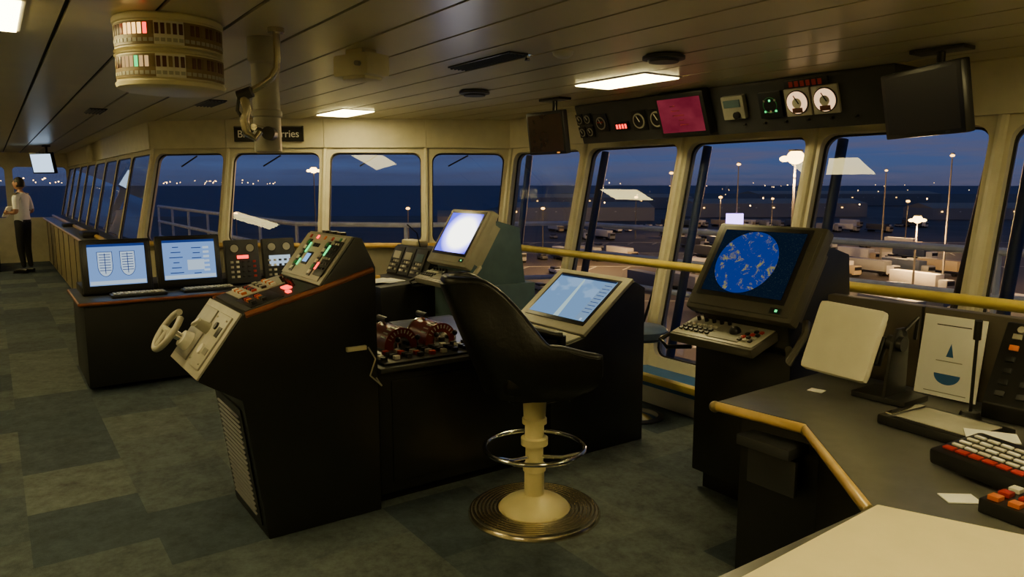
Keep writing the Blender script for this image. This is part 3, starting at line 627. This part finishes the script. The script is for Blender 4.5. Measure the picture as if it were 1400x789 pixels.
# ------------------------------------------------------------------ officer
def officer(loc,rz):
    bm=bmesh.new(); sk=bm.verts.layers.skin.new(); 
    def v(c,r,root=False):
        q=bm.verts.new(c); q[sk].radius=(r,r) if not isinstance(r,tuple) else r; q[sk].use_root=root; return q
    pel=v((0,0,.97),(.155,.115),True); sp=v((0,.0,1.12),(.145,.105)); ch=v((0,.0,1.30),(.165,.115)); uc=v((0,.01,1.43),(.10,.08)); nk=v((0,0,1.51),.052); hb=v((0,-.01,1.58),.05)
    for a,c in((pel,sp),(sp,ch),(ch,uc),(uc,nk),(nk,hb)): bm.edges.new((a,c))
    for s in(-1,1):
        hp=v((.09*s,0,.86),.092); kn=v((.10*s,-.015,.48),.064); an=v((.10*s,.02,.10),.042)
        bm.edges.new((pel,hp)); bm.edges.new((hp,kn)); bm.edges.new((kn,an))
        sh=v((.175*s,.01,1.42),.062); el=v((.235*s,.05,1.14),.046); wr=v((.12*s,-.19,1.13),.028)
        bm.edges.new((uc,sh)); bm.edges.new((sh,el)); bm.edges.new((el,wr))
    me=bpy.data.meshes.new('tmp'); bm.to_mesh(me); bm.free(); o=bpy.data.objects.new('tmp',me); scene.collection.objects.link(o)
    o.modifiers.new('s','SKIN'); m=o.modifiers.new('u','SUBSURF'); m.levels=2; m.render_levels=2
    dg=bpy.context.evaluated_depsgraph_get(); e=bpy.data.meshes.new_from_object(o.evaluated_get(dg)); bpy.data.objects.remove(o)
    g=G('officer'); skin=pm('skin',(.42,.22,.14),.5,0,.05); shirt=pm('shirt_white',(.85,.85,.84),.7,0,.04); tr=pm('trousers_navy',(.012,.013,.02),.7); hair=pm('hair_dark',(.02,.017,.015),.6)
    M=Matrix.Translation(loc)@Matrix.Rotation(rz,4,'Z'); vs=[x.co.copy() for x in e.vertices]
    grp={}
    for p in e.polygons:
        c=p.center; k=shirt
        if c.z<.98: k=tr
        elif c.z>1.50: k=skin
        elif c.z<1.20 and (c.y<-.125 or abs(c.x)>.185): k=skin
        grp.setdefault(k,[]).append(list(p.vertices))
    for k,f in grp.items(): g.raw(vs,f,k,M)
    g.cyl((0,0,.965),(0,0,1.0),.158,blk2,None,24,M@Matrix.Diagonal((1,.78,1,1)))
    g.cyl((0,-.01,1.475),(0,0,1.505),.075,shirt,.06,20,M)
    g.tube([(0,-.075,1.47),(0,-.125,1.38),(0,-.13,1.15)],[.012,.02,.026],blk2,8,False,M)
    for s in(-1,1):
        g.box((.14*s,.01,1.485),(.11,.05,.012),blk2,M,.004,0,0,.35*s); g.box((.175*s,.01,1.478),(.012,.052,.014),brass,M)
        g.tube([(.1*s,.07,.045),(.1*s,.0,.05),(.1*s,-.10,.04),(.1*s,-.17,.03)],[.035,.046,.045,.028],blk2,12,False,M); g.box((.1*s,-.05,.008),(.085,.25,.016),blk2,M,.006)
        w=V((.12*s,-.19,1.13)); pl=V((.085*s,-.245,1.135)); d=(pl-w).normalized()
        g.ball((w+pl)/2+d*.02,.04,skin,M,(.55,1.05,.85),14,.5*s)
        for k in range(4):
            b0=pl+V((0,.0,.028-.019*k)); ln=(.9,1,.95,.75)[k]
            g.tube([b0,b0+V((-.018*s,-.03*ln,.002)),b0+V((-.045*s,-.042*ln,0)),b0+V((-.062*s,-.03*ln,-.004))],[.0095,.009,.008,.006],skin,8,False,M)
        g.tube([w+V((0,-.02,.02)),w+V((-.02*s,-.045,.045)),w+V((-.045*s,-.065,.05))],[.012,.010,.008],skin,8,False,M)
    g.box((0,-.275,1.145),(.15,.02,.21),paper,M,0,0,-.5)
    hc=(0,-.015,1.665); g.ball(hc,.1,skin,M,(.76,.95,1.18),24); g.ball((0,-.055,1.595),.05,skin,M,(.9,.9,.75))
    g.tube([(0,-.105,1.685),(0,-.122,1.655),(0,-.112,1.648)],[.008,.013,.009],skin,8,False,M)
    for s in(-1,1):
        g.ball((.032*s,-.098,1.683),.012,white,M); g.ball((.032*s,-.108,1.683),.006,blk2,M); g.ball((.076*s,.0,1.665),.028,skin,M,(.3,.7,1.1)); g.box((.032*s,-.103,1.705),(.035,.01,.006),hair,M)
    g.box((0,-.100,1.612),(.045,.012,.008),redbr,M,.003)
    b=bmesh.new(); bmesh.ops.create_uvsphere(b,u_segments=28,v_segments=18,radius=.106); bmesh.ops.scale(b,vec=V((.77,.97,1.17)),verts=b.verts)
    dl=[f for f in b.faces if (f.calc_center_median().y<-.045 and f.calc_center_median().z<.075) or f.calc_center_median().z<-.055 or (abs(f.calc_center_median().x)>.05 and f.calc_center_median().y<.0 and f.calc_center_median().z<.03)]
    bmesh.ops.delete(b,geom=dl,context='FACES'); bmesh.ops.translate(b,vec=V((0,-.01,1.668)),verts=b.verts); g.merge(b,hair,M)
    g.done()
officer((-16.62,.46,0),math.radians(-35))

# ------------------------------------------------------------------ exterior
def sea():
    m,n,o=nt('sea_water'); N=n.nodes.new; L=n.links.new
    b=N('ShaderNodeBsdfPrincipled'); b.inputs['Base Color'].default_value=(.07,.095,.15,1); b.inputs['Roughness'].default_value=.6; L(b.outputs[0],o.inputs[0])
    tc=N('ShaderNodeTexCoord'); no=N('ShaderNodeTexNoise'); no.inputs['Scale'].default_value=.02; no.inputs['Detail'].default_value=6; L(tc.outputs['Object'],no.inputs['Vector'])
    bp=N('ShaderNodeBump'); bp.inputs['Strength'].default_value=.6; bp.inputs['Distance'].default_value=3; L(no.outputs['Fac'],bp.inputs['Height']); L(bp.outputs[0],b.inputs['Normal']); return m
GZ=-20
g=G('sea'); g.raw([(-15000,-15000,GZ-.5),(15000,-15000,GZ-.5),(15000,15000,GZ-.5),(-15000,15000,GZ-.5)],[[0,1,2,3]],sea()); g.done()
asph=pm('quay_asphalt',(.075,.062,.05),.6,0,.5,.03)
linem=pm('road_paint',(.5,.47,.38),.6,0,.2,.5)
g=G('quay_ground')
pp=[W(-120,25),W(900,25),W(2600,1500),W(130,1900),W(-40,520),W(-700,480),W(-500,60)]
g.poly([tuple(q[:2]) for q in pp],GZ-.4,GZ,asph)
for Y,X0,X1 in((105,-10,90),(137,-10,110),(196,-15,150),(235,-15,170),(278,-10,200)):
    M=Matrix.Translation(W((X0+X1)/2,Y,GZ+.05))@Matrix.Rotation(math.radians(55),4,'Z'); g.box((0,0,0),(X1-X0,.5,.05),linem,M)
    for k in range(int((X1-X0)/9)): g.box((-(X1-X0)/2+9*k,-4,0),(.4,9,.05),linem,M,0,-.38)
g.done()
lampm=em('sodium_lamp',(1,.52,.10),7); lampb=em('sodium_floodlight',(1,.60,.16),14); polem=pm('mast_steel',(.12,.11,.1),.6)
lights=[(34,90,4.9,1.0,1),(82,150,-5.3,.95,1),(60.5,200,7,.55,0),(84,300,-3.4,.8,0),(50,300,-3.4,.8,0),(42.6,200,4.7,.55,0),(133,250,-3.9,.7,0),(88,150,7.4,.45,0),(10.4,250,-6.3,.7,0),(-35,250,-6.3,.7,0),(-53,200,5.5,1.0,1),(-93,250,-8,.7,0),(105,300,-4,.6,0),(90,180,5,.35,0)]
for X,Y,z,r,b_ in lights:
    g=G('harbour_light_mast'); p=W(X,Y,z); g.ball(p,r,lampb if b_ else lampm,None,(1,1,.6 if not b_ else .85),14)
    if b_:
        for dx in(-1,1): g.ball(W(X+dx*r*1.3,Y,z-.2),r*.6,lampb,None,(1,1,.6),12)  # side globes added to widen the floodlight's glare, bloom built as shape
    g.box((p.x,p.y,z+r*.7+.1),(r*1.2,r*1.2,.2),polem); g.tube([(p.x,p.y,GZ),(p.x,p.y,z-.4)],[.25,.12],polem,8); g.done()
for X,Y,z,pw in ((34,90,4.9,42000),(82,150,-5.3,48000),(84,300,-1,85000),(20,190,0,55000),(133,250,-1,75000),(-40,230,0,14000),(60,130,2,42000)):
    l=bpy.data.lights.new('harbour_lamp','POINT'); l.energy=pw; l.color=(1,.58,.20); l.shadow_soft_size=1; o=bpy.data.objects.new('harbour_lamp',l); o.location=W(X,Y,z-2.5); scene.collection.objects.link(o)
g=G('floodlit_billboard'); M=Matrix.Translation(W(60,200,-7.6))@Matrix.Rotation(math.radians(55),4,'Z'); g.box((0,0,0),(4.4,1,3),em('billboard',(.50,.30,1),7),M); g.box((0,.6,-6.2),(1,1,12.4),polem,M); g.done()
tm=[pm('trailer_white',(.66,.64,.58),.5),pm('trailer_grey',(.28,.28,.27),.5),pm('trailer_dark',(.06,.06,.065),.5),pm('trailer_blue',(.07,.09,.14),.5),pm('trailer_tan',(.40,.32,.2),.5)]
g=G('parked_trucks')
rows=[(385,60,210,5.5,.7),(345,20,190,7,.5),(300,10,150,8,.45),(255,5,140,8,.5),(215,0,120,7,.5),(178,2,110,7,.55),(150,6,95,7.5,.4),(118,2,90,6.5,.6),(100,8,60,6.5,.4)]
for Y,X0,X1,st,dn in rows:
    X=X0
    while X<X1:
        if random.random()<dn:
            c=random.choice(tm+[tm[0],tm[0],tm[1]]); a=math.radians(55+random.choice((20,22,24)))
            M=Matrix.Translation(W(X,Y+random.uniform(-3,3),GZ))@Matrix.Rotation(a,4,'Z')
            if random.random()<.25:
                g.box((0,0,.75),(1.8,4.4,.8),c,M,.2); g.box((0,.2,1.35),(1.6,2.4,.6),blk2,M,.2)
                for yy in(-1.4,1.4): g.cyl((-.95,yy,.35),(.95,yy,.35),.35,blk2,None,10,M)
            else:
                g.box((0,0,2.45),(2.5,11,2.5),c,M,.08); g.box((0,-7.0,1.7),(2.4,2.0,2.2),random.choice(tm[:2]+[tm[4]]),M,.25); g.box((0,-8.02,2.1),(2.1,.05,.8),blk2,M); g.box((0,0,.8),(2.2,13,.35),blk2,M)
                for yy in(-7,-4.6,2.8,4.2): g.cyl((-1.2,yy,.5),(1.2,yy,.5),.5,blk2,None,10,M)
        X+=st*random.uniform(.8,1.3)
g.done()
for X,Y,w,d,hh in((40,460,90,30,8),(180,520,120,40,9),(300,480,80,30,7),(90,700,150,40,10),(350,800,200,50,12),(-20,400,40,20,5)):
    g=G('port_warehouse')
    M=Matrix.Translation(W(X,Y,GZ))@Matrix.Rotation(math.radians(60),4,'Z'); g.box((0,0,hh/2),(w,d,hh),tm[1],M); g.prism([(-d/2,hh),(0,hh+3),(d/2,hh)],-w/2,w/2,tm[4],0,M)
    for k in range(int(w/12)): g.box((-w/2+6+12*k,-d/2-.1,hh*.7),(1.0,.4,.6),lampm if k%4==0 else tm[0],M)
    g.done()
g=G('coast_lights')
cl=em('coast_lamp',(1,.55,.18),14)
for k in range(30):
    Y=random.uniform(5000,5600); X=random.uniform(-.475,-.315)*Y; g.ball(W(X,Y,random.uniform(5,32)),random.uniform(1.8,3.6),cl,None,(1,1,1),6)
for k in range(16):
    Y=random.uniform(5000,5600); X=random.uniform(-.7,-.6)*Y; g.ball(W(X,Y,random.uniform(5,60)),random.uniform(2,5),cl,None,(1,1,1),6)
for k in range(20):
    Y=random.uniform(2500,5600); X=random.uniform(.1,.7)*Y; g.ball(W(X,Y,random.uniform(-15,25)),random.uniform(1,2.2),cl,None,(1,1,1),6)
for k in range(28):
    Y=random.uniform(400,1500); X=random.uniform(.08,.75)*Y; g.ball(W(X,Y,random.uniform(-16,-4)),random.uniform(.2,.5),cl,None,(1,1,1),6)
g.done()
g=G('outer_deck_railing')
dk=[(-19,3.2),(-9.4,3.2),(-8.3,4.2),(-7.5,6.2),(2.6,6.2)]
rp=pm('rail_paint',(.75,.75,.75),.5)
for z in(1.15,.8,.45): g.tube([(x,y,z) for x,y in dk],.032,rp,8)
for a,b in zip(dk[:-1],dk[1:]):
    L_=(V(b)-V(a)).length; n_=max(1,int(L_/1.5))
    for k in range(n_): q=V(a).lerp(V(b),k/n_); g.tube([(q.x,q.y,-.3),(q.x,q.y,1.15)],.025,rp,6)
g.done()
g=G('outer_deck'); g.poly([(-19,1.2),(-8.9,1.2),(-6.6,4.3),(2.6,4.3),(2.6,6.3),(-7.6,6.3),(-8.4,4.3),(-9.5,3.3),(-19,3.3)],-.5,-.3,pm('deck_paint',(.05,.07,.06),.6)); g.done()

# ------------------------------------------------------------------ world
w=bpy.data.worlds.new('dusk'); scene.world=w; w.use_nodes=True; n=w.node_tree; n.nodes.clear(); N=n.nodes.new; L=n.links.new
o=N('ShaderNodeOutputWorld'); bg=N('ShaderNodeBackground'); L(bg.outputs[0],o.inputs[0])
tc=N('ShaderNodeTexCoord'); s=N('ShaderNodeSeparateXYZ'); L(tc.outputs['Generated'],s.inputs[0])
r=N('ShaderNodeValToRGB'); L(s.outputs[2],r.inputs[0]); e=r.color_ramp.elements
e[0].position=0; e[0].color=(.050,.065,.14,1); e[1].position=.5; e[1].color=(.02,.045,.14,1)
q=e.new(.02); q.color=(.066,.098,.22,1); q=e.new(.09); q.color=(.05,.105,.31,1)
mp=N('ShaderNodeMapping'); mp.inputs['Scale'].default_value=(1.6,1.6,22); L(tc.outputs['Generated'],mp.inputs[0])
no=N('ShaderNodeTexNoise'); no.inputs['Scale'].default_value=2.6; no.inputs['Detail'].default_value=9; no.inputs['Roughness'].default_value=.66; L(mp.outputs[0],no.inputs['Vector'])
mr=N('ShaderNodeMapRange'); mr.inputs[1].default_value=.40; mr.inputs[2].default_value=.62; mr.inputs[4].default_value=.8; L(no.outputs['Fac'],mr.inputs[0])
dt=N('ShaderNodeVectorMath'); dt.operation='DOT_PRODUCT'; L(tc.outputs['Generated'],dt.inputs[0]); gd=W(.42,.9,0); dt.inputs[1].default_value=tuple(gd.normalized())
m2=N('ShaderNodeMapRange'); m2.inputs[1].default_value=.85; m2.inputs[2].default_value=1.0; L(dt.outputs['Value'],m2.inputs[0])
cc=N('ShaderNodeMix'); cc.data_type='RGBA'; L(m2.outputs[0],cc.inputs[0]); cc.inputs[6].default_value=(.05,.06,.13,1); cc.inputs[7].default_value=(.12,.11,.18,1)
mx=N('ShaderNodeMix'); mx.data_type='RGBA'; L(mr.outputs[0],mx.inputs[0]); L(r.outputs[0],mx.inputs[6]); L(cc.outputs[2],mx.inputs[7])
L(mx.outputs[2],bg.inputs[0]); bg.inputs[1].default_value=1.0
# ------------------------------------------------------------------ camera
cd=bpy.data.cameras.new('camera'); cam=bpy.data.objects.new('camera',cd); scene.collection.objects.link(cam)
cd.sensor_width=36; cd.lens=26; cd.clip_start=.05; cd.clip_end=30000
cam.location=(0,0,1.65); cam.rotation_euler=(math.radians(82),0,math.radians(55)); scene.camera=cam
